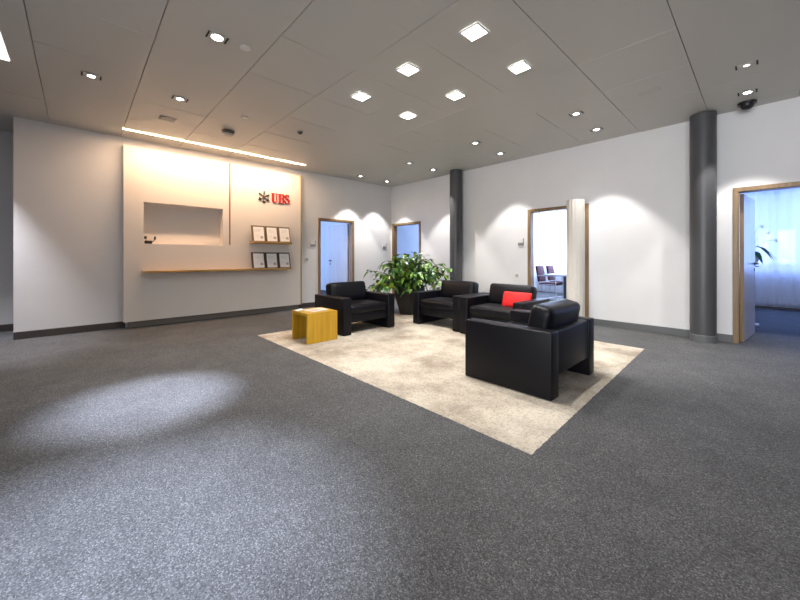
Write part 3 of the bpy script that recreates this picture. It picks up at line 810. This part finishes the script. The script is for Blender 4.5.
# ------------------------------------------------------------------ meeting room furniture
t = thing('meeting_table', 'pale meeting table seen through the middle doorway', 'table', (-2.86, 9.35, 0))
bm = B(); box(bm, -.75, .85, -1.2, 1.2, .70, .735, .004, 1); obj('tabletop', bm, 'tabletop', t)
for (lx, ly) in ((-.28, -.95), (.7, -.95), (-.28, .95), (.7, .95)):
    bm = B(); box(bm, lx - .07, lx + .07, ly - .05, ly + .05, 0, .70, .006, 1); obj('leg', bm, 'tleg', t)
def meeting_chair(label, loc, rz):
    t = thing('meeting_chair', label, 'chair', loc, (0, 0, rz), 'burgundy chairs at the meeting table')
    bm = B(); pillow(bm, -.22, .22, -.24, .20, .42, .48, .025, .01, 2); obj('seat', bm, 'burg', t, True)
    q = B(); pillow(q, -.21, .21, -.025, .025, 0, .42, .02, .008, 1)
    bm = B(); merge(bm, q, Matrix.Translation((0, .21, .50)) @ Matrix.Rotation(R(-10), 4, 'X')); obj('backrest', bm, 'burg', t, True)
    for s in (-1, 1):
        bm = B(); tube(bm, [(s * .24, .26, .62), (s * .24, .22, .66), (s * .24, -.2, .66), (s * .24, -.24, .62), (s * .24, -.26, .02), (s * .24, .20, .012)], .011)
        tube(bm, [(s * .24, .2, .44), (s * .24, -.25, .44)], .011); obj('frame', bm, 'steel', t, True)
    bm = B(); tube(bm, [(-.24, .20, .012), (.24, .20, .012)], .011); tube(bm, [(-.24, .1, .43), (.24, .1, .43)], .010); obj('crossbar', bm, 'steel', t, True)
    return t
k1 = meeting_chair('burgundy chair nearer the doorway at meeting table', (-3.80, 9.0, 0), PI / 2)
dup(k1, (-3.83, 9.70, 0), PI / 2, 'burgundy chair farther from doorway at meeting table')

# orchid behind the open right door
ox, oy = -.03, 8.35
t = thing('orchid', 'orchid with green leaves and thin stems inside the right doorway', 'plant', (ox - .08, oy, 1.0))
bm = B(); lathe(bm, [(.05, 0), (.085, .10), (.09, .20), (.075, .20), (.07, .17)], 28); obj('pot', bm, 'ceramic', t, True)
bm = B()
for a, l in ((-.3, .26), (.4, .24), (-1.0, .22), (1.5, .2), (.05, .30), (3.0, .2)): add_leaf(bm, Vector((.02 * math.cos(a), .02 * math.sin(a), .33 if abs(a) < .5 else .24)), (math.cos(a), math.sin(a), .15), l, .085, 1.1)
obj('leaves', bm, 'orchid', t, True)
bm = B()
for e in ((.28, .0, .42), (.20, .05, .55), (.12, -.05, .66)):
    e = Vector(e); m = Vector((e.x * .25, e.y * .3, e.z * 1.1))
    tube(bm, [((1 - s) ** 2) * Vector((0, 0, .18)) + 2 * s * (1 - s) * m + s * s * e for s in [i / 8 for i in range(9)]], .004, 6, .002)
obj('stems', bm, 'twig', t, True)
for e in ((.28, .0, .42), (.20, .05, .55), (.12, -.05, .66)):
    bm = B()
    for k in range(5): add_leaf(bm, Vector(e), (math.cos(k * 1.26), .3, math.sin(k * 1.26)), .035, .025, .1)
    obj('flower', bm, 'petal', t, True)
t = thing('plant_stand', 'slim pale stand under orchid behind the right door', 'stand', (ox - .08, oy, 0))
obj('top', cyl(B(), (0, 0, .98), .09, .02, 32), 'white', t, True); obj('post', cyl(B(), (0, 0, .02), .02, .96, 16), 'white', t, True); obj('foot', cyl(B(), (0, 0, 0), .09, .02, 32), 'white', t, True)

# ------------------------------------------------------------------ daylight of the side rooms, and added rear fill
def area(name, loc, rot, sx, sy, power, col):
    l = bpy.data.lights.new(name, 'AREA'); l.shape = 'RECTANGLE'; l.size = sx; l.size_y = sy; l.energy = power; l.color = col
    o = bpy.data.objects.new(name, l); C.objects.link(o); o.location = loc; o.rotation_euler = rot; return o
BLUE = (.34, .52, 1.0)
dr = area('rear_fill', ((W1[0] + W1[1]) / 2, Y_R - .3, 1.75), (R(90), 0, 0), W1[1] - W1[0], 2.1, 270, (.92, .95, 1.0))      # faces +y; added fill light behind the made-up rear window
dr.data.spread = R(105)
area('daylight_second_room', (-7.45, YW + .35, 1.7), (R(-90), 0, 0), 3.7, 1.75, 170, BLUE)
area('daylight_meeting_room', (-3.2, YW + .35, 1.7), (R(-90), 0, 0), 3.6, 1.8, 620, (.52, .66, 1.0))
area('daylight_right_room', (1.35, YW + .35, 1.7), (R(-90), 0, 0), 4.5, 1.8, 200, (.24, .40, 1.0))
area('daylight_left_room', (-9.45, 1.95, 1.65), (R(90), 0, 0), 3.5, 1.7, 210, BLUE)
wd = bpy.data.worlds.new('world'); bpy.context.scene.world = wd; wd.use_nodes = True
wd.node_tree.nodes['Background'].inputs['Color'].default_value = (.6, .75, 1, 1); wd.node_tree.nodes['Background'].inputs['Strength'].default_value = 0.6

vs = bpy.context.scene.view_settings
bpy.context.scene.display_settings.display_device = 'sRGB'
vs.view_transform = 'Standard'; vs.look = 'None'; vs.gamma = 1; vs.use_curve_mapping = False
vs.exposure = 0.0
